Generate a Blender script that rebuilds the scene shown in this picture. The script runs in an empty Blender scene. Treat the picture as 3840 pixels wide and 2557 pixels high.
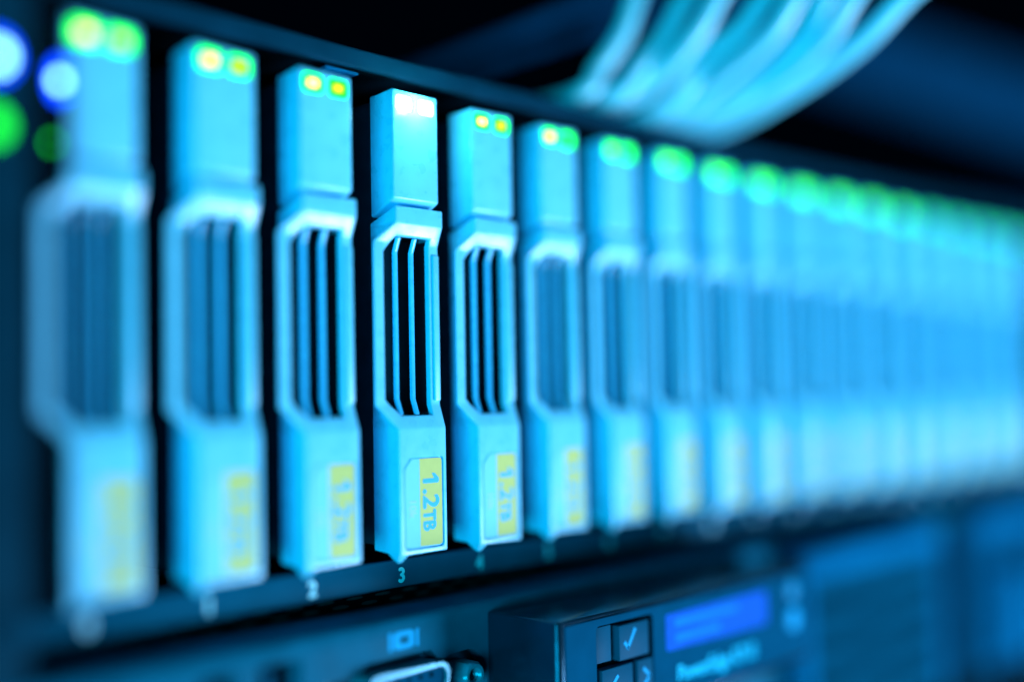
import bpy, bmesh, math, random
from mathutils import Vector, Matrix
random.seed(7)
S = 0.001                     # everything below is written in millimetres
C = bpy.context.scene.collection
SC = bpy.context.scene

# ------------------------------------------------------------------ camera
TH, PI_, RO = math.radians(44.366), math.radians(2.912), math.radians(1.131)
H = 140.774
fwd = Vector((math.cos(TH)*math.cos(PI_), math.sin(TH)*math.cos(PI_), math.sin(PI_)))
r0 = Vector((math.sin(TH), -math.cos(TH), 0))
u0 = Vector((-math.cos(TH)*math.sin(PI_), -math.sin(TH)*math.sin(PI_), math.cos(PI_)))
cr, sr = math.cos(RO), math.sin(RO)
rt = cr*r0 - sr*u0
up = sr*r0 + cr*u0
cam = bpy.data.cameras.new('camera')
cam.lens = 39.78; cam.sensor_width = 36.0
cam.clip_start = 0.01; cam.clip_end = 20
cam.dof.use_dof = True
cam.dof.focus_distance = 0.1882
cam.dof.aperture_fstop = 1.97
co = bpy.data.objects.new('camera', cam); C.objects.link(co)
m = Matrix.Identity(4)
for i in range(3):
    m[i][0] = rt[i]; m[i][1] = up[i]; m[i][2] = -fwd[i]
m[0][3], m[1][3], m[2][3] = 0.0, -H*S, 0.0
co.matrix_world = m
SC.camera = co

# ------------------------------------------------------------------ light
w = bpy.data.worlds.new('World'); SC.world = w; w.use_nodes = True
bg = w.node_tree.nodes['Background']
bg.inputs[0].default_value = (0.0, 0.25, 0.9, 1); bg.inputs[1].default_value = 0.002

def area(name, loc, target, size, power, col):
    l = bpy.data.lights.new(name, 'AREA'); l.shape = 'RECTANGLE'
    l.size, l.size_y = size[0]*S, size[1]*S
    l.energy = power; l.color = col
    o = bpy.data.objects.new(name, l); C.objects.link(o)
    o.location = Vector(loc)*S
    d = (Vector(target) - Vector(loc)).normalized()
    o.rotation_euler = d.to_track_quat('-Z', 'Y').to_euler()
    return o
area('key_lamp', (590, -500, -320), (250, 0, 10), (280, 220), 13.2, (0.60, 0.62, 0.86))
area('fill_lamp', (-820, -460, -230), (200, 0, -5), (460, 460), 13.0, (0.0, 0.72, 0.94))
area('top_lamp', (340, -420, 420), (260, 0, 60), (200, 160), .3, (0.02, 0.68, 0.9))

SC.view_settings.view_transform = 'Standard'
SC.view_settings.look = 'None'
SC.view_settings.exposure = 0
SC.view_settings.gamma = 1
SC.cycles.use_denoising = True
SC.cycles.max_bounces = 6

# ------------------------------------------------------------------ materials
def mat(name, col, rough=0.4, metal=0.0, spec=0.5, noise=0.0, nscale=400, bump=0.0, specks=None, rvar=0.0, coat=0.0, ior=1.5, dull=None):
    mt = bpy.data.materials.new(name); mt.use_nodes = True
    nt = mt.node_tree; b = nt.nodes['Principled BSDF']
    b.inputs['Base Color'].default_value = (*col, 1)
    b.inputs['Roughness'].default_value = rough
    b.inputs['Metallic'].default_value = metal
    b.inputs['Specular IOR Level'].default_value = spec
    b.inputs['Coat Weight'].default_value = coat
    dark = (max(col) < .35 and metal < .3) if dull is None else dull
    b.inputs['IOR'].default_value = 1.16 if dark else ior
    b.inputs['Specular Tint'].default_value = (.1, .7, 1.0, 1) if dark else (.6, .92, 1.0, 1)
    tc = nt.nodes.new('ShaderNodeTexCoord')
    src = None
    if noise or bump or rvar:
        n = nt.nodes.new('ShaderNodeTexNoise'); n.inputs['Scale'].default_value = nscale
        n.inputs['Detail'].default_value = 6
        nt.links.new(tc.outputs['Object'], n.inputs['Vector'])
        if noise:
            mx = nt.nodes.new('ShaderNodeMix'); mx.data_type = 'RGBA'
            mr = nt.nodes.new('ShaderNodeMapRange'); mr.inputs[1].default_value = .3; mr.inputs[2].default_value = .7
            nt.links.new(n.outputs['Fac'], mr.inputs[0])
            nt.links.new(mr.outputs[0], mx.inputs['Factor'])
            mx.inputs['A'].default_value = (*[c*(1-noise) for c in col], 1)
            mx.inputs['B'].default_value = (*[min(1, c*(1+noise)) for c in col], 1)
            src = mx.outputs['Result']
        if bump:
            n2 = nt.nodes.new('ShaderNodeTexNoise'); n2.inputs['Scale'].default_value = 3500
            nt.links.new(tc.outputs['Object'], n2.inputs['Vector'])
            bp = nt.nodes.new('ShaderNodeBump'); bp.inputs['Strength'].default_value = bump
            bp.inputs['Distance'].default_value = 0.0001
            nt.links.new(n2.outputs['Fac'], bp.inputs['Height'])
            nt.links.new(bp.outputs[0], b.inputs['Normal'])
        if rvar:
            r = nt.nodes.new('ShaderNodeMapRange'); r.inputs[1].default_value = .3; r.inputs[2].default_value = .7
            r.inputs[3].default_value = max(0, rough-rvar); r.inputs[4].default_value = rough+rvar
            nt.links.new(n.outputs['Fac'], r.inputs[0]); nt.links.new(r.outputs[0], b.inputs['Roughness'])
    if specks:
        thr, sc, scol = specks
        v = nt.nodes.new('ShaderNodeTexVoronoi'); v.inputs['Scale'].default_value = sc
        nt.links.new(tc.outputs['Object'], v.inputs['Vector'])
        big = nt.nodes.new('ShaderNodeTexNoise'); big.inputs['Scale'].default_value = 120
        nt.links.new(tc.outputs['Object'], big.inputs['Vector'])
        mul = nt.nodes.new('ShaderNodeMath'); mul.operation = 'MULTIPLY'; mul.inputs[1].default_value = thr*2
        nt.links.new(big.outputs['Fac'], mul.inputs[0])
        lt = nt.nodes.new('ShaderNodeMath'); lt.operation = 'LESS_THAN'
        nt.links.new(v.outputs['Distance'], lt.inputs[0]); nt.links.new(mul.outputs[0], lt.inputs[1])
        mx2 = nt.nodes.new('ShaderNodeMix'); mx2.data_type = 'RGBA'
        nt.links.new(lt.outputs[0], mx2.inputs['Factor'])
        if src: nt.links.new(src, mx2.inputs['A'])
        else: mx2.inputs['A'].default_value = (*col, 1)
        mx2.inputs['B'].default_value = (*scol, 1)
        src = mx2.outputs['Result']
    if src: nt.links.new(src, b.inputs['Base Color'])
    return mt

def glow(name, col, strength, edge=None):
    mt = bpy.data.materials.new(name); mt.use_nodes = True
    nt = mt.node_tree; b = nt.nodes['Principled BSDF']
    b.inputs['Base Color'].default_value = (.01, .02, .03, 1)
    b.inputs['IOR'].default_value = 1.0; b.inputs['Roughness'].default_value = .6
    b.inputs['Emission Color'].default_value = (*col, 1)
    b.inputs['Emission Strength'].default_value = strength
    tc = nt.nodes.new('ShaderNodeTexCoord'); n = nt.nodes.new('ShaderNodeTexNoise')
    n.inputs['Scale'].default_value = 500
    nt.links.new(tc.outputs['Object'], n.inputs['Vector'])
    r = nt.nodes.new('ShaderNodeMapRange'); r.inputs[3].default_value = strength*.75; r.inputs[4].default_value = strength*1.25
    nt.links.new(n.outputs['Fac'], r.inputs[0]); nt.links.new(r.outputs[0], b.inputs['Emission Strength'])
    return mt

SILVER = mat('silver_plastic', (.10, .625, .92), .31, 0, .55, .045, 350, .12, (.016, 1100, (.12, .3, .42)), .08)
FIN = mat('fin_plastic', (.03, .52, .98), .25, 0, .4, .12, 900, .3)
STICK = mat('label_paper', (.13, .66, .92), .5, 0, .3, .02, 500)
YEL = mat('yellow_band', (.46, .60, .16), .5, 0, .3, .03, 700)
PALEYEL = mat('pale_yellow_ink', (.30, .66, .50), .5, 0, .3, .02, 700)
INK = mat('pale_blue_ink', (.06, .50, .84), .5, 0, .3, .03, 500, dull=True)
RIM = mat('dark_rim', (.001, .034, .066), .45, 0, .2, .12, 150, .25, (.010, 1500, (.2, .35, .45)), .08)
PANEL = mat('dark_panel', (.001, .105, .185), .42, 0, .15, .15, 140, .35, (.016, 1300, (.12, .28, .36)), .08)
BOXM = mat('control_plastic', (.001, .066, .140), .5, 0, 0, .10, 160, .35, (.016, 1400, (.18, .40, .52)), .06)
SIDEM = mat('control_body_shaded', (.001, .016, .032), .2, 0, .6, .10, 160, .35, (.014, 1400, (.06, .16, .2)), .05, dull=False)  # body colour darkened to stand for shade on the box side
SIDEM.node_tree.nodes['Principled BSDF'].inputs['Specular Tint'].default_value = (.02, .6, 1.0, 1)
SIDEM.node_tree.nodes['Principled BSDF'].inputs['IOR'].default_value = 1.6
MODELINK = mat('model_ink', (.005, .62, 1.0), .5, 0, .2, .03, 500, dull=True)
BAYM = mat('bay_plastic_lit', (.001, .12, .27), .45, 0, 0, .1, 150)  # colour raised to stand for stronger light at the far right
KEYM = mat('key_rubber', (.001, .075, .145), .5, 0, .2, .08, 200, .3)
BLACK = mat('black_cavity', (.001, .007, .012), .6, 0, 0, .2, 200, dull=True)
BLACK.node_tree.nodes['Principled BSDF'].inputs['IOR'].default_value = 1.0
TRAYM = mat('tray_metal', (.001, .022, .036), .55, 0, .1, .2, 300)
SYMBOL = mat('blue_symbol_ink', (.005, .36, .72), .5, 0, .2, .03, 500, dull=True)
VENTHOLE = mat('vent_edge_metal', (.006, .11, .13), .4, .2, .5)
LOWRIM = mat('numbered_rim_lit', (.001, .075, .135), .45, 0, .2, .12, 150, .25, (.010, 1500, (.2, .35, .45)), .08)  # copy of the rim colour, brightened for light on the lower rim
EARM = mat('ear_panel', (.001, .026, .048), .5, 0, .1, .15, 140)
PAINT = mat('pale_lettering', (.30, .85, 1.0), .5, 0, .4, .03, 500, dull=True)
METAL = mat('plated_steel', (.015, .26, .38), .3, .2, .5, .15, 600, .15)
DARKMETAL = mat('recess_metal', (.003, .05, .07), .35, .6, .5, .2, 500, .2)
CABLE = mat('cable_jacket', (.22, .74, .94), .3, 0, .8, .05, 200)
DARKCABLE = mat('dark_cable_jacket', (.001, .06, .16), .5, 0, .2)
RAILM = mat('blue_rail', (.001, .040, .10), .5, 0, .1, .2, 60)
VENTM = mat('vent_plastic', (.001, .065, .125), .5, 0, 0, .15, 200)
BARM = mat('dull_rail', (.001, .045, .12), .5, 0, .1, .2, 60)
LEDA = glow('led_yellow_core', (1.0, 1.0, .22), 4.6)
LEDB = glow('led_faint_yellow_core', (.62, 1.0, .0), 3.0)
LEDC = glow('led_green_core', (.22, 1.0, .02), 4.5)
LEDB2 = glow('led_dim_green_core', (.02, 1.0, .05), 2.6)
LEDF = glow('led_far_core', (.02, 1.0, .15), 3.4)
RINGF = glow('led_far_halo', (.0, 1.0, .15), 3.0)
LEDW = glow('led_white_core', (.95, 1.0, .9), 14.0)
RING = glow('led_green_halo', (.0, 1.0, .0), 5.0)  # ring materials put the bloom around each light into a glowing surface
RINGW = glow('led_pale_halo', (.6, 1.0, 1.0), 2.4)
LEDBL = glow('led_blue', (.0, .05, 1.0), 6.0)
LEDCY = glow('led_cyan', (.34, 1.0, 1.0), 8.0)
LEDG = glow('led_deep_green', (.01, 1.0, .03), 3.0)
LCD = glow('lcd_backlight', (.0, .12, 1.0), 1.1)
LCDT = glow('lcd_characters', (.0, .24, 1.0), 1.1)

# ------------------------------------------------------------------ mesh helpers
def finish(name, bm, mt, parent=None, bevel=0.0, seg=2, ang=35, smooth=True, label=None):
    bmesh.ops.recalc_face_normals(bm, faces=bm.faces)
    if bevel:
        es = [e for e in bm.edges if len(e.link_faces) == 2 and e.calc_face_angle(0) > math.radians(ang)]
        bmesh.ops.bevel(bm, geom=es, offset=bevel, segments=seg, profile=0.5, affect='EDGES', clamp_overlap=True)
    bmesh.ops.scale(bm, vec=(S, S, S), verts=bm.verts)
    me = bpy.data.meshes.new(name); bm.to_mesh(me); bm.free()
    if isinstance(mt, (list, tuple)):
        for q in mt: me.materials.append(q)
    else: me.materials.append(mt)
    if smooth:
        for p in me.polygons: p.use_smooth = True
        me.set_sharp_from_angle(angle=math.radians(32))
    o = bpy.data.objects.new(name, me); C.objects.link(o)
    if parent: o.parent = parent
    if label: o['label'] = label
    return o

def addbox(bm, x0, x1, y0, y1, z0, z1):
    v = [bm.verts.new(p) for p in ((x0,y0,z0),(x1,y0,z0),(x1,y1,z0),(x0,y1,z0),(x0,y0,z1),(x1,y0,z1),(x1,y1,z1),(x0,y1,z1))]
    for f in ((0,3,2,1),(4,5,6,7),(0,1,5,4),(1,2,6,5),(2,3,7,6),(3,0,4,7)):
        bm.faces.new([v[i] for i in f])
def box(name, x0, x1, y0, y1, z0, z1, mt, parent=None, bevel=0.0, seg=2, label=None):
    bm = bmesh.new(); addbox(bm, x0, x1, y0, y1, z0, z1)
    return finish(name, bm, mt, parent, bevel, seg, label=label)
def prism(bm, pts, y0, y1):
    a = [bm.verts.new((x, y0, z)) for x, z in pts]; b = [bm.verts.new((x, y1, z)) for x, z in pts]
    bm.faces.new(a); bm.faces.new(b[::-1])
    n = len(pts)
    for i in range(n): bm.faces.new((a[i], b[i], b[(i+1) % n], a[(i+1) % n]))
def prism_obj(name, pts, y0, y1, mt, parent=None, bevel=0, seg=2, label=None):
    bm = bmesh.new(); prism(bm, pts, y0, y1); return finish(name, bm, mt, parent, bevel, seg, label=label)
def rrect(x0, x1, z0, z1, r, n=5):
    pts = []
    for cx, cz, a0 in ((x1-r, z0+r, -90), (x1-r, z1-r, 0), (x0+r, z1-r, 90), (x0+r, z0+r, 180)):
        for k in range(n+1):
            a = math.radians(a0 + 90*k/n); pts.append((cx+r*math.cos(a), cz+r*math.sin(a)))
    return pts
def disc_pts(cx, cz, rx, rz, n=24, a0=0):
    return [(cx+rx*math.cos(a0+2*math.pi*k/n), cz+rz*math.sin(a0+2*math.pi*k/n)) for k in range(n)]
def cut(o, tool):
    md = o.modifiers.new('b', 'BOOLEAN'); md.operation = 'DIFFERENCE'; md.object = tool; md.solver = 'EXACT'
    bpy.context.view_layer.update()
    dg = bpy.context.evaluated_depsgraph_get()
    me = bpy.data.meshes.new_from_object(o.evaluated_get(dg))
    o.modifiers.clear(); old = o.data; o.data = me; me.name = old.name
    bpy.data.objects.remove(tool, do_unlink=True)
    for p in me.polygons: p.use_smooth = True
    me.set_sharp_from_angle(angle=math.radians(32))
def text(name, body, size, mt, parent, origin, xdir=(1,0,0), ydir=(0,0,1), bold=0.0, ext=.04, align='LEFT', xs=1.0, space=1.0):
    cu = bpy.data.curves.new(name, 'FONT'); cu.body = body; cu.size = size; cu.extrude = ext
    cu.align_x = align; cu.space_character = space
    t = bpy.data.objects.new(name+'_tmp', cu); C.objects.link(t)
    bpy.context.view_layer.update()
    dg = bpy.context.evaluated_depsgraph_get()
    me = bpy.data.meshes.new_from_object(t.evaluated_get(dg))
    bpy.data.objects.remove(t, do_unlink=True)
    X = Vector(xdir); Y = Vector(ydir); Z = X.cross(Y)
    bm = bmesh.new()
    shifts = [(0, 0)] + ([(-bold, 0), (bold, 0), (0, bold), (0, -bold)] if bold else [])
    for q, (sx, sy) in enumerate(shifts):
        n0 = len(bm.verts); bm.from_mesh(me); bm.verts.ensure_lookup_table()
        for v in bm.verts[n0:]:
            p = Vector(origin) + X*(v.co.x*xs + sx) + Y*(v.co.y + sy) + Z*(v.co.z + q*.004)
            v.co = p*S
    bm.to_mesh(me); bm.free()
    me.materials.clear(); me.materials.append(mt); me.name = name
    o = bpy.data.objects.new(name, me); C.objects.link(o); o.parent = parent
    return o
def thing(name, label, cat, loc=(0,0,0), group=None):
    o = bpy.data.objects.new(name, None); C.objects.link(o); o.empty_display_size = .01
    o.location = Vector(loc)*S; o['label'] = label; o['category'] = cat
    if group: o['group'] = group
    return o
def tube(bm, pts, r, n=14, sub=8):
    # Catmull-Rom through pts, swept circle
    P = [Vector(p) for p in pts]; P = [2*P[0]-P[1]] + P + [2*P[-1]-P[-2]]
    path = []
    for i in range(1, len(P)-2):
        for k in range(sub):
            t = k/sub; a, b, c, d = P[i-1], P[i], P[i+1], P[i+2]
            path.append(.5*((2*b)+(c-a)*t+(2*a-5*b+4*c-d)*t*t+(3*b-a-3*c+d)*t**3))
    path.append(P[-2])
    rings = []; nrm = None
    for i, p in enumerate(path):
        t = (path[min(i+1, len(path)-1)] - path[max(i-1, 0)]).normalized()
        if nrm is None: nrm = t.orthogonal().normalized()
        nrm = (nrm - t*nrm.dot(t)).normalized(); bn = t.cross(nrm)
        rings.append([bm.verts.new(p + nrm*(r*math.cos(2*math.pi*k/n)) + bn*(r*math.sin(2*math.pi*k/n))) for k in range(n)])
    for a, b in zip(rings, rings[1:]):
        for k in range(n): bm.faces.new((a[k], a[(k+1) % n], b[(k+1) % n], b[k]))
    bm.faces.new(rings[0]); bm.faces.new(rings[-1][::-1])

# ------------------------------------------------------------------ storage array (the chassis with the drive row)
NDRIVE = 19
X0, PITCH = 63.57, 18.0
XEND = X0 + 24*PITCH
arr = thing('storage_array', 'dark storage enclosure holding the long row of silver drives, numbered lower rim', 'storage enclosure', (X0, 6, -31))
inv = Vector((-X0, -6, 31))
def at(o, base):            # shift children so that they are local to their thing
    o.location = -Vector(base)*S; return o
AB = (X0, 6, -31)
bm = bmesh.new()
addbox(bm, 20, XEND+12, 7.0, 420, 54.9, 58.3)       # top cover
addbox(bm, 20, XEND+12, 7.0, 420, -30.6, -27.4)     # floor
addbox(bm, 20, XEND+12, 75, 80, -27.4, 54.9)        # backplane
addbox(bm, 20, 23, 7, 420, -27.4, 54.9); addbox(bm, XEND+9, XEND+12, 7, 420, -27.4, 54.9)
at(finish('case', bm, BLACK, arr), AB)
bm = bmesh.new()
for i in range(25):
    x = X0 - 4.3 + i*PITCH
    addbox(bm, x-.5, x+.5, 11, 75, -27.3, 54.8)
at(finish('slot_dividers', bm, TRAYM, arr), AB)
at(box('top_rim', 20, XEND+12, 5.6, 7.0, 54.9, 58.3, RIM, arr, .5, 3), AB)
at(box('bottom_rim', 20, XEND+12, 5.8, 7.0, -30.9, -26.3, LOWRIM, arr, .35, 2), AB)
at(prism_obj('rim_slit_highlight', rrect(108.2, 114.8, 53.75, 54.2, .2), 5.8, 7.4, BAYM, arr), AB)  # pale strip put in for the highlight on a slit
for i in range(NDRIVE+1):
    s = str(i)
    t = text('slot_number', s, 3.3, PAINT, arr, (X0 + i*PITCH + 4.9, 5.74, -30.0), bold=.14, ext=.02, align='CENTER', xs=.95)
    at(t, AB)
# lower flange with rows of vent holes
at(box('lower_flange', 20, XEND+12, 10.5, 12, -36.2, -30.9, BLACK, arr), AB)
for k in range(14):
    for row in (0, 1):
        x = 78 + k*5.9 + row*2.9
        z = -33.5 + row*1.1 - .0*k
        bm = bmesh.new(); prism(bm, disc_pts(x, z, 1.7, .32 - .1*row, 14), 10.44, 10.6)
        at(finish('vent_hole', bm, VENTHOLE, arr), AB)
# left mounting ear
ear = finish('mounting_ear', (lambda b: (addbox(b, 16, 57, -5, 12, -34, 61), b)[1])(bmesh.new()), EARM, arr, 2.2, 4)
at(ear, AB)
at(box('ear_flange', 57.1, 63.0, 2.2, 9, -26, 54.4, BLACK, arr, .3), AB)
at(box('glint_block', 59.0, 63.2, -.6, 2.1, 31, 46, BLACK, arr, .2), AB)  # added block that holds the glowing reflection discs
for nm, x, y, z, mt, r, rz in (('blue_light_and_glint', 52.4, -5, 41.8, LEDBL, 1.8, 2.3), ('green_light_and_glint', 52.0, -5, 33.4, LEDG, 1.5, 1.7),
                           ('blue_light_and_glint', 61.85, -.6, 41.6, LEDBL, 1.15, 2.6), ('green_light_and_glint', 60.9, -.6, 33.4, LEDG, .35, .5)):  # this second pair is added, glowing discs for the ear lights' reflections
    l = at(prism_obj(nm, disc_pts(x, z, r, rz, 20), y-.12, y+.3, mt, arr), AB)
    if nm == 'blue_light_and_glint': prism_obj('light_and_glint_core', disc_pts(x, z-.1, r*.55, r*.62, 16), y-.16, y, LEDCY, l)
at(prism_obj('ear_screw', disc_pts(53.8, -25.9, 2.0, 2.0, 20), -6.2, -4.9, RIM, arr, .3), AB)

# ------------------------------------------------------------------ drive carrier
def front_x(pairs, z):
    for (za, xa), (zb, xb) in zip(pairs, pairs[1:]):
        if za <= z <= zb: return xa + (xb-xa)*(z-za)/(zb-za)
XL = [(-25, 0), (-4.5, 0), (-0.7, -3.6), (25.8, -3.6), (29.0, 0), (33, 0)]
YF = [(-25, 0), (-4.5, 0), (-0.7, 1.35), (25.8, 1.35), (29.0, 0), (33, 0)]
R = 10.3
def make_bezel(parent):
    bm = bmesh.new()
    IL = [(-2.4, 1.4), (0.2, -1.45), (24.3, -1.45), (26.9, .9)]
    zs = [-24.9, -4.5, -2.4, -0.7, .2, 24.3, 25.8, 26.9, 29.0, 31.8]
    IR = 8.1
    rows = []
    for z in zs:
        y = front_x(YF, z); xl = front_x(XL, z)
        il = front_x(IL, z) if -2.4 <= z <= 26.9 else (1.4 if z < 0 else .9)
        zb = {31.8: 29.6, -24.9: -24.4}.get(z, z)
        f = [bm.verts.new((x, y, z)) for x in (xl, il, IR, R)]
        b = [bm.verts.new((x, yy, zb)) for x, yy in ((max(xl, 0), 6.5), (R, 6.5))]
        rows.append((z, f, b))
    inner = []
    for (z, f, b), (z2, f2, b2) in zip(rows, rows[1:]):
        hole = z >= -2.4 and z2 <= 26.9
        for k in (0, 1, 2):
            if k == 1 and hole: continue
            bm.faces.new((f[k], f[k+1], f2[k+1], f2[k]))
        bm.faces.new((f[0], f2[0], b2[0], b[0])); bm.faces.new((f[3], b[1], b2[1], f2[3]))
    # caps
    z, f, b = rows[0]; bm.faces.new((f[0], b[0], b[1], f[3], f[2], f[1]))
    z, f, b = rows[-1]; bm.faces.new((f[0], f[1], f[2], f[3], b[1], b[0]))
    # inner wall of the opening
    hr = [r for r in rows if -2.4 <= r[0] <= 26.9]
    ring = [r[1][1] for r in hr] + [r[1][2] for r in hr[::-1]]
    back = [bm.verts.new((v.co.x, v.co.y+.95, v.co.z)) for v in ring]
    n = len(ring)
    for i in range(n): bm.faces.new((ring[i], ring[(i+1) % n], back[(i+1) % n], back[i]))
    bmesh.ops.recalc_face_normals(bm, faces=bm.faces)
    es = [e for e in bm.edges if len(e.link_faces) == 2 and e.calc_face_angle(0) > math.radians(14)]
    bmesh.ops.bevel(bm, geom=es, offset=.34, segments=3, profile=.5, affect='EDGES', clamp_overlap=True)
    # little hook at the lower left corner
    hv = [bm.verts.new(p) for p in ((.05, .25, -24.5), (2.0, .05, -24.6), (.25, .9, -26.0), (.75, .6, -25.9), (.05, 3.4, -24.4), (1.3, 3.2, -24.4), (.3, 2.0, -25.6))]
    bmesh.ops.convex_hull(bm, input=hv)
    o = finish('bezel', bm, SILVER, parent)
    # shallow pocket for the label
    pts = label_pts(-.22)
    tb = bmesh.new(); prism(tb, pts, -1, .3)
    t = finish('tool', tb, SILVER, None)
    cut(o, t)
    return o
def label_pts(g):
    x0, x1, z0, z1 = 1.2+g, 9.35-g, -23.85+g, -9.4-g
    pts = [(x0+.5, z0), (x1-.6, z0), (x1-.18, z0+.18), (x1, z0+.6), (x1, z1-.6), (x1-.18, z1-.18), (x1-.6, z1),
           (x0+1.5, z1), (x0, z1-1.7), (x0, z0+.5)]
    return pts
def make_drive():
    t = thing('drive_carrier', '', 'drive')
    make_bezel(t)
    # upper block with the two status lights
    bm = bmesh.new()
    prof = [(.5, 33.0), (.5, 51.2), (4.8, 50.9), (6.5, 50.9), (6.5, 30.4), (5.0, 30.9)]
    a = [bm.verts.new((0, y, z)) for y, z in prof]; b = [bm.verts.new((9.95, y, z)) for y, z in prof]
    bm.faces.new(a); bm.faces.new(b[::-1])
    for i in range(len(prof)): bm.faces.new((a[i], b[i], b[(i+1) % 6], a[(i+1) % 6]))
    ub = finish('release_button', bm, SILVER, t, .42, 3)
    for x0, x1 in ((.75, 4.5), (5.55, 9.2)):
        tb = bmesh.new(); prism(tb, rrect(x0-.05, x1+.05, 47.55, 50.45, .85, 4), 0, .75); tool = finish('tool', tb, SILVER); cut(ub, tool)
        bm = bmesh.new()
        o_ = rrect(x0, x1, 47.6, 50.4, .8, 4); i_ = rrect(x0+.95, x1-.95, 48.45, 49.55, .3, 4)
        vo = [bm.verts.new((x, .56, z)) for x, z in o_]; vi = [bm.verts.new((x, .5, z)) for x, z in i_]
        n = len(vo)
        for k in range(n): bm.faces.new((vo[k], vo[(k+1) % n], vi[(k+1) % n], vi[k]))
        f = bm.faces.new(vi); f.material_index = 1
        finish('status_light', bm, (RING, LEDA), ub)
    # two vertical bars in the opening
    for fx in (1.1, 4.55):
        bm = bmesh.new()
        path = [(1.0, 26.75), (2.0, 24.4), (2.0, .3), (1.0, -2.25)]
        w0, w1, dep = fx, fx+1.0, .5
        prev = None
        for y, z in path:
            q = [bm.verts.new(p) for p in ((w0, y+.2, z), (w0+.25, y, z), (w1-.2, y, z), (w1, y+.2, z), (w1, y+dep, z), (w0, y+dep, z))]
            if prev:
                for k in range(6): bm.faces.new((prev[k], prev[(k+1) % 6], q[(k+1) % 6], q[k]))
            else: first = q
            prev = q
        bm.faces.new(first); bm.faces.new(prev[::-1])
        finish('grille_bar', bm, FIN, t, .1, 1, 20)
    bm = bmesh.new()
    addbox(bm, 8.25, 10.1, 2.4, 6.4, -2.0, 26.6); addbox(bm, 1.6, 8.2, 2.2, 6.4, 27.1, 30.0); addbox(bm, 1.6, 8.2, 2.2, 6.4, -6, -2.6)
    finish('inner_dark_filler', bm, BLACK, t)  # black blocks added to darken the shell's lit inside
    # latch pillar on the right of the opening
    bm = bmesh.new(); addbox(bm, 8.85, 10.12, .95, 1.8, -.1, 24.3)
    finish('latch', bm, SILVER, t, .18, 2)
    # label
    lab = prism_obj('label_plate', label_pts(.02), .12, .35, STICK, t, .05, 1)
    x0, x1, z0, z1 = 4.35, 9.22, -23.7, -9.5
    prism_obj('yellow_band', [(x0, z0), (x1-.5, z0), (x1-.1, z0+.15), (x1, z0+.5), (x1, z1-.5), (x1-.1, z1-.15), (x1-.5, z1), (x0, z1)], .09, .2, YEL, lab)
    text('capacity_lettering', '1.2', 4.75, INK, lab, (5.15, .08, -12.0), (0, 0, -1), (1, 0, 0), bold=.14, ext=.015)
    fl = prism_obj('capacity_lettering', [(8.5, -13.25), (8.5, -12.75), (7.6, -11.95), (7.0, -11.95), (7.7, -13.2)], .058, .075, INK, lab)
    text('capacity_lettering', 'TB', 3.7, INK, lab, (5.15, .08, -17.9), (0, 0, -1), (1, 0, 0), bold=.14, ext=.015, xs=.78)
    text('speed_lettering', '10k', 2.1, PALEYEL, lab, (2.1, .11, -15.9), (0, 0, -1), (1, 0, 0), bold=.03, ext=.012)
    # drive body going back into its slot
    bm = bmesh.new(); addbox(bm, .7, 9.8, 6.55, 72, -23.6, 50.2)
    finish('tray', bm, TRAYM, t, .2, 1)
    # spring clip and side hooks on the right cheek
    bm = bmesh.new()
    tube(bm, [(10.25, 5.6, -8.0), (11.0, 5.0, -9.5), (11.5, 4.8, -12.5), (11.2, 5.0, -15.5), (10.25, 5.8, -17.0)], .28, 6, 4)
    finish('spring_clip', bm, METAL, t)
    for z in (17.5, 12.6, 3.5):
        box('side_tooth', 10.25, 10.6, 3.6, 5.2, z, z+3.4, SILVER, t, .08, 1)
    return t

def children(o): return [c for c in bpy.data.objects if c.parent == o]
def copy_tree(o, parent=None):
    c = o.copy(); C.objects.link(c)
    if parent: c.parent = parent
    for ch in children(o): copy_tree(ch, c)
    return c
ORD = ['first', 'second', 'third', 'fourth', 'fifth', 'sixth', 'seventh', 'eighth', 'ninth', 'tenth', 'eleventh', 'twelfth',
       'thirteenth', 'fourteenth', 'fifteenth', 'sixteenth', 'seventeenth', 'eighteenth', 'nineteenth', 'twentieth']
LAB = {0: 'leftmost silver drive carrier, heavily blurred, beside the blue light',
       1: 'blurred silver drive carrier, second from the left, above slot number 1',
       2: 'silver drive carrier just left of the sharp one, above slot number 2',
       3: 'sharply focused silver drive carrier with white-hot lights above slot number 3, yellow 1.2TB label',
       4: 'silver drive carrier just right of the sharp one, above slot number 4, label still legible',
       5: 'silver drive carrier above the blurred slot number 5, second right of the sharp one'}
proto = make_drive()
src_children = {}
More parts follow.
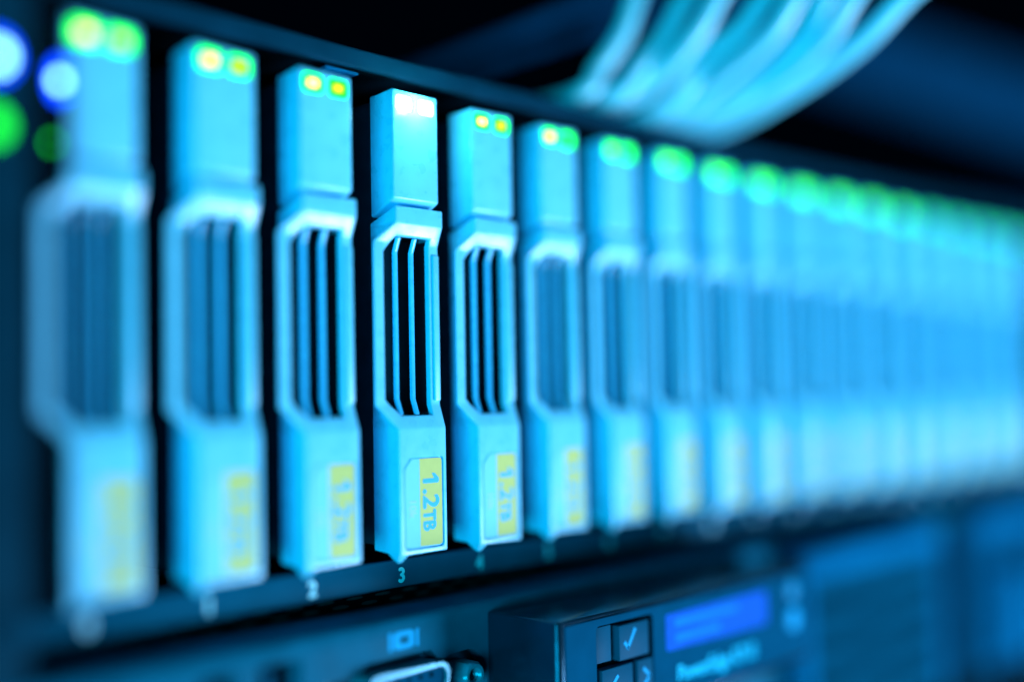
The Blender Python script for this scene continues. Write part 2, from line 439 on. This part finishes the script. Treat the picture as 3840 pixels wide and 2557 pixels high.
for i in range(NDRIVE):
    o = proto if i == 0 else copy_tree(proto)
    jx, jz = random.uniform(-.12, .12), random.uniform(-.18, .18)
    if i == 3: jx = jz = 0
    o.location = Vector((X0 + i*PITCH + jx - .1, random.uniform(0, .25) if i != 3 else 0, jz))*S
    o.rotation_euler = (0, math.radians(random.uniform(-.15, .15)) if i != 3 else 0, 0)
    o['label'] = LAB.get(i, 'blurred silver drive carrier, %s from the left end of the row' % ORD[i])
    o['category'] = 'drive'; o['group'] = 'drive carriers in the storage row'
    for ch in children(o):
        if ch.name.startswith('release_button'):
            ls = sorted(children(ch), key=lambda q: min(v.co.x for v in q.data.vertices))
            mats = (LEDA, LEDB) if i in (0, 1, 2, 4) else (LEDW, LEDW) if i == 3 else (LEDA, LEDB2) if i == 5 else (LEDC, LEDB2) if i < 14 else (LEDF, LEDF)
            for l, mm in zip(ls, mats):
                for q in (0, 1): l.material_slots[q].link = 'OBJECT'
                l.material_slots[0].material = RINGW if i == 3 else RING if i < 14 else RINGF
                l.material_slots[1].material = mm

# the light the white-hot pair of the sharp drive throws on what is around it
pl = bpy.data.lights.new('led_glare', 'POINT'); pl.energy = .008; pl.color = (.45, 1.0, .95); pl.shadow_soft_size = .0011
po = bpy.data.objects.new('led_glare', pl); C.objects.link(po)
po.location = Vector((X0 + 3*PITCH + 4.9, -2.4, 49.3))*S

# ------------------------------------------------------------------ rack server below
srv = thing('rack_server', 'dark blue rack server under the drive row, with monitor port, control panel and blue display', 'server', (135, -1.5, -110))
SB = (135, -1.5, -110)
def sp(o): return at(o, SB)
PY = -1.5
bm = bmesh.new(); addbox(bm, 20, 560, PY, 420, -110, -34.0)
panel = sp(finish('front_panel', bm, PANEL, srv, 1.3, 4))
def arc(cx, cz, r, a0, a1, n=8):
    return [(cx+r*math.cos(math.radians(a0+(a1-a0)*k/n)), cz+r*math.sin(math.radians(a0+(a1-a0)*k/n))) for k in range(n+1)]
cutp = [(101, -54), (101, -41.8)] + [(107.0, -41.9), (109.2, -40.1), (122.3, -40.1), (123.6, -41.6), (125.0, -42.0), (127.0, -41.5)] + arc(130.2, -46.0, 4.6, 95, 0) + [(134.6, -54)]
tb = bmesh.new(); prism(tb, cutp, -4, 1.6); tool = finish('tool', tb, DARKMETAL); cut(panel, tool)
for x0, x1 in ((80.6, 86.6), (90.0, 97.4)):
    tb = bmesh.new(); prism(tb, rrect(x0, x1, -52, -37.2, .5, 3), -4, 5.5); tool = finish('tool', tb, DARKMETAL); cut(panel, tool)
    pz = prism_obj('usb_port', rrect(x0+.15, x1-.15, -51.8, -37.4, .4, 3), 4.2, 5.4, DARKMETAL, srv); sp(pz)
    bm = bmesh.new(); addbox(bm, x0+2.2, x0+3.8, .4, 4.4, -50.5, -38.6)
    finish('tongue', bm, KEYM, pz, .1)
bm = bmesh.new(); prism(bm, [(101.2, -53.8), (101.2, -42.2), (134.5, -42.2), (134.5, -53.8)], 1.2, 1.55)
plate = sp(finish('port_plate', bm, DARKMETAL, srv))
# D-shaped video connector
def dshape(g):
    xl, xr, zt, zb = 107.9+g, 124.2-g, -41.7-g, -50.0+g
    return ([(xl+1.9, zt), (xr-1.9, zt)] + arc(xr-1.9, zt-1.9, 1.9, 90, -5, 6) + arc(xr-2.9, zb+1.9, 1.9, -10, -90, 5)
            + arc(xl+2.9, zb+1.9, 1.9, -90, -170, 5) + arc(xl+1.9, zt-1.9, 1.9, 185, 90, 6)[:-1])
bm = bmesh.new()
o1, i1 = dshape(0), dshape(.55)
n = len(o1)
vo = [bm.verts.new((x, -4.0, z)) for x, z in o1]; vi = [bm.verts.new((x, -4.0, z)) for x, z in i1]
vob = [bm.verts.new((x, 1.3, z)) for x, z in o1]; vib = [bm.verts.new((x, -.5, z)) for x, z in i1]
for k in range(n):
    j = (k+1) % n
    bm.faces.new((vo[k], vo[j], vi[j], vi[k])); bm.faces.new((vo[k], vob[k], vob[j], vo[j])); bm.faces.new((vi[k], vi[j], vib[j], vib[k]))
shell = sp(finish('video_port', bm, METAL, srv, .15, 2))
ins = prism_obj('pin_block', dshape(.58), -3.3, 1.0, BOXM, shell)
for row, (z, xs) in enumerate(((-43.5, -2.2), (-45.8, -3.3), (-48.1, -2.2))):
    for k in range(5):
        x = 113.7 + xs + k*2.3 + (1.1 if row == 1 else 0)*0
        finish('pin_hole', (lambda b: (prism(b, disc_pts(x, z, .45, .45, 12), -3.34, -3.2), b)[1])(bmesh.new()), BLACK, ins)
# hex standoff with threaded hole
bm = bmesh.new()
hexo = disc_pts(130.0, -46.0, 2.45, 2.45, 6, math.radians(30)); 
N = 24
def ringat(y, r): return [bm.verts.new((130.0+r*math.cos(2*math.pi*k/N), y, -45.4+r*math.sin(2*math.pi*k/N))) for k in range(N)]
def hexring(y, r):
    out = []
    for k in range(N):
        a = 2*math.pi*k/N; aa = (a % (math.pi/3)) - math.pi/6
        rr = min(r*math.cos(math.pi/6)/math.cos(aa), r*.95)
        out.append(bm.verts.new((130.0+rr*math.cos(a), y, -45.4+rr*math.sin(a))))
    return out
rings = [hexring(1.3, 2.5), hexring(-3.2, 2.5), ringat(-3.7, 1.95), ringat(-3.7, 1.45)]
for k in range(9):
    rings.append(ringat(-3.55+k*.35, 1.3 if k % 2 == 0 else 1.05))
for a, b in zip(rings, rings[1:]):
    for k in range(N): bm.faces.new((a[k], a[(k+1) % N], b[(k+1) % N], b[k]))
bm.faces.new(rings[-1])
sp(finish('hex_screw', bm, METAL, srv))
# monitor symbol
bm = bmesh.new()
prism(bm, [(113.6, -39.0), (114.25, -39.0), (114.25, -36.2), (113.6, -36.2)], PY-.05, PY+.05)
prism(bm, [(119.2, -39.0), (119.75, -39.0), (119.75, -36.2), (119.2, -36.2)], PY-.05, PY+.05)
outer = [(114.6, -38.7), (115.4, -39.0), (118.0, -39.0), (118.8, -38.7), (118.8, -36.5), (118.0, -36.2), (115.4, -36.2), (114.6, -36.5)]
inner = [(115.75, -38.0), (116.0, -38.2), (117.3, -38.2), (117.6, -38.0), (117.6, -37.2), (117.3, -37.0), (116.0, -37.0), (115.75, -37.2)]
va = [bm.verts.new((x, PY-.05, z)) for x, z in outer]; vb = [bm.verts.new((x, PY-.05, z)) for x, z in inner]
for k in range(8): bm.faces.new((va[k], va[(k+1) % 8], vb[(k+1) % 8], vb[k]))
sp(finish('monitor_symbol', bm, SYMBOL, srv, smooth=False))

# control box
BX0, BX1, BY, BZ0, BZ1 = 135.2, 213.0, -17.5, -54.8, -35.9
bm = bmesh.new(); addbox(bm, BX0, BX1, BY, PY+.5, BZ0, BZ1)
ve = [e for e in bm.edges if all(abs(v.co.x-BX0) < .01 and abs(v.co.y-BY) < .01 for v in e.verts)]
bmesh.ops.bevel(bm, geom=ve, offset=1.2, segments=6, profile=.5, affect='EDGES')
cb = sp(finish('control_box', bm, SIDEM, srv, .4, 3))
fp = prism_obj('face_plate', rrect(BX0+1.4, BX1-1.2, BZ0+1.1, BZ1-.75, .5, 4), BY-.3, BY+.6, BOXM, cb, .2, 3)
rec = rrect(144.2, 159.6, -52.5, -37.9, .8, 4)
tb = bmesh.new(); prism(tb, rec, BY-2, BY+1.6); tool = finish('tool', tb, BLACK); cut(cb, tool)
tb = bmesh.new(); prism(tb, rec, BY-2, BY+1.6); tool = finish('tool', tb, BLACK); cut(fp, tool)

prism_obj('keypad_floor', rec, BY+1.45, BY+1.7, BLACK, cb)
def sub(o): return o          # parts of the box are sub-parts; parent space equals the box's
def key(name, pts):
    k = prism_obj(name, pts, BY-.25, BY+1.55, KEYM, cb, .22, 2); return k
k1 = key('menu_key', [(150.3, -44.6), (158.4, -44.6), (158.4, -38.7), (150.3, -38.7)])
k0 = prism_obj('key_surround', [(144.5, -44.3), (149.0, -44.3), (149.0, -38.3), (144.5, -38.3)], BY+.5, BY+1.55, KEYM, cb, .15)
k2 = key('menu_key', [(145.6, -51.8), (153.8, -51.8), (153.8, -45.3), (145.6, -45.3)])
k3 = key('menu_key', [(155.2, -51.8), (159.3, -51.8), (159.3, -45.3), (155.2, -45.3)])
def stroke(name, pts, wd, parent, y):
    bm = bmesh.new()
    for (xa, za), (xb, zb) in zip(pts, pts[1:]):
        d = Vector((xb-xa, zb-za)).normalized(); nn = Vector((-d.y, d.x))*wd/2
        prism(bm, [(xa+nn.x-d.x*wd*.3, za+nn.y-d.y*wd*.3), (xb+nn.x+d.x*wd*.3, zb+nn.y+d.y*wd*.3), (xb-nn.x+d.x*wd*.3, zb-nn.y+d.y*wd*.3), (xa-nn.x-d.x*wd*.3, za-nn.y-d.y*wd*.3)], y-.04, y+.05)
    return finish(name, bm, SYMBOL, parent, smooth=False)
# the marks are children of the box too (three levels at most)
stroke('tick_mark', [(151.7, -41.7), (152.5, -42.7), (154.5, -39.8)], .62, cb, BY-.28)
stroke('arrow_mark', [(149.6, -46.9), (148.0, -48.3), (149.6, -49.7)], .6, cb, BY-.28)
stroke('arrow_mark', [(156.7, -46.9), (158.3, -48.3), (156.7, -49.7)], .6, cb, BY-.28)
prism_obj('display', rrect(163.3, 196.2, -45.2, -38.8, .5, 3), BY-.34, BY+.3, LCD, cb)
bm = bmesh.new()
for x0, x1, z in ((166, 186, -41.2), (166, 180, -43.9)):
    prism(bm, rrect(x0, x1, z, z+1.3, .3, 2), BY-.38, BY-.2)
finish('display_line', bm, LCDT, cb)
text('model_lettering', 'PowerEdge R710', 3.9, MODELINK, cb, (166.3, BY-.36, -50.9), bold=.07, ext=.03, xs=.93)
prism_obj('round_button', disc_pts(205.8, -45.7, 2.1, 2.3), BY-.7, BY+.3, SYMBOL, cb, .15)
prism_obj('round_button', disc_pts(205.8, -40.0, 1.9, 1.9), BY-.6, BY+.3, mat('dim_button', (.004, .26, .5), .5, dull=True), cb, .15)

# vented bezel right of the control box
for gx0, gx1, bars in ((228, 300, 24), (326, 420, 0)):
    bm = bmesh.new()
    y0, y1 = -8, -1.0
    addbox(bm, gx0, gx1, y0, y1, -42.6, -36.4); addbox(bm, gx0, gx0+4, y0, y1, -80, -42.6)
    addbox(bm, gx1-4, gx1, y0, y1, -80, -42.6)
    b = finish('vented_bezel' if bars else 'bay_cover', bm, BAYM, srv, .5, 2); sp(b)
    bm = bmesh.new()
    for k in range(5):
        z = -47.6 - k*8.0
        addbox(bm, gx0+3.5, gx1-3.5, y0+1, y1, z, z+4.2)
    if bars:
        for k in range(1, bars): addbox(bm, gx0+k*3, gx0+k*3+1.0, y0+2.2, y1-.2, -80, -42.8)
    finish('grille', bm, VENTM if bars else BOXM, b)
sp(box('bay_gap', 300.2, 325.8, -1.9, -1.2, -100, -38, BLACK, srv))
sp(box('lower_black_plate', 222, 480, -2.2, -1.2, -112, -82, BLACK, srv))  # flat black plate over the panel below the bays
sp(box('bay_handle', 334, 350, -13, -7.5, -78, -52, BAYM, srv, 1.0, 3))
sp(box('bay_handle', 384, 412, -13, -7.5, -50, -41, BAYM, srv, 1.0, 3))

# ------------------------------------------------------------------ cables above the row
CAB = [[(186.9, 2.9, 83.2), (184.5, 5.4, 74.4), (180.8, 8.8, 67.3), (177.0, 11.7, 61.5)] ,
[(196.2, -3.1, 83.8), (193.2, 0.5, 75.1), (189.0, 5.3, 67.2), (185.6, 8.9, 62.4)] ,
[(196.5, -11.1, 81.8), (195.2, -6.6, 74.7), (193.1, 0.7, 67.5), (190.7, 9.6, 63.0)] ,
[(205.5, -16.8, 82.5), (203.7, -11.3, 75.4), (201.5, -3.1, 70.0), (198.9, 7.4, 61.2)] ,
[(205.4, -24.4, 80.4), (204.6, -17.3, 72.4), (203.9, -5.6, 66.3), (203.9, 8.3, 60.8)] ,
[(211.7, -27.3, 81.2), (212.0, -20.8, 73.1), (211.6, -8.6, 66.2), (209.6, 8.5, 60.8)] ,
[(210.7, -34.0, 79.2), (212.1, -26.0, 71.5), (214.0, -11.2, 64.7), (215.1, 8.9, 60.8)] ,
[(220.8, -40.8, 79.8), (219.6, -29.6, 71.3), (220.2, -12.7, 65.1), (221.3, 8.6, 60.7)]]
CL = ['leftmost pale cable, standing apart from the rest of the bundle', 'second pale cable from the left in the hanging bundle',
      'third pale cable from the left, close beside the second', 'fourth pale cable from the left in the hanging bundle',
      'fifth pale cable from the left, in the middle of the bundle', 'sixth pale cable from the left, in the dense part of the bundle',
      'seventh pale cable from the left, just inside the outermost one', 'rightmost pale cable, sweeping along the lower edge of the bundle']
for k, c in enumerate(CAB):
    p0, p1 = Vector(c[0]), Vector(c[1]); dv = (p0-p1)
    top = [tuple(p0 + dv*3 + Vector((0, 8, 18))), tuple(p0 + dv*1.3)]
    c = [(x, y, z+1.3) for x, y, z in c]; e = Vector(c[-1]); d2 = (e - Vector(c[-2]))
    tail = [(e.x-4, e.y+24, 61.6), (e.x-9, e.y+70, 61.5), (e.x-20, e.y+160, 61.5)]
    bm = bmesh.new(); tube(bm, top + c + tail, 2.0, 16, 10)
    o = finish('network_cable', bm, CABLE)
    o['label'] = CL[k]; o['category'] = 'cable'; o['group'] = 'pale cables hanging above the drives'

# ------------------------------------------------------------------ dim rack parts far behind
def bar(name, a, b, wd, ht, mt, label, cat):
    A, B = Vector(a), Vector(b); d = (B-A); L = d.length
    bm = bmesh.new(); addbox(bm, 0, L, -wd/2, wd/2, -ht/2, ht/2)
    o = finish(name, bm, mt, None, min(wd, ht)*.2, 2)
    o.location = A*S; o.rotation_euler = d.to_track_quat('X', 'Z').to_euler()
    o['label'] = label; o['category'] = cat
    return o
for k, (pts, lab) in enumerate((([(140, 62, 62.5), (160, 40.6, 71.8), (198, 20.2, 91.3), (240, -4, 113)], 'thin dark blue cable rising above the sharp drive, the brighter of two'),
                   ([(150, 46, 62.5), (171.5, 29.3, 72.3), (207, 27.7, 88.2), (260, 25, 111)], 'faint dark blue cable just under the brighter thin one'))):
    bm = bmesh.new(); tube(bm, pts, 1.7 if k == 0 else 1.3, 10, 8)
    o = finish('thin_cable', bm, DARKCABLE); o['label'] = lab; o['category'] = 'cable'; o['group'] = 'thin dark cables behind the bundle'
bar('rack_rail', (440, 175, 190), (760, 40, 135), 30, 34, RAILM, 'wide blurred blue rail in the dark upper right corner', 'rail')
bar('cable_duct', (500, 170, 92), (900, 60, 74), 40, 26, BARM, 'blurred dark blue duct low in the background above the far drives', 'duct')
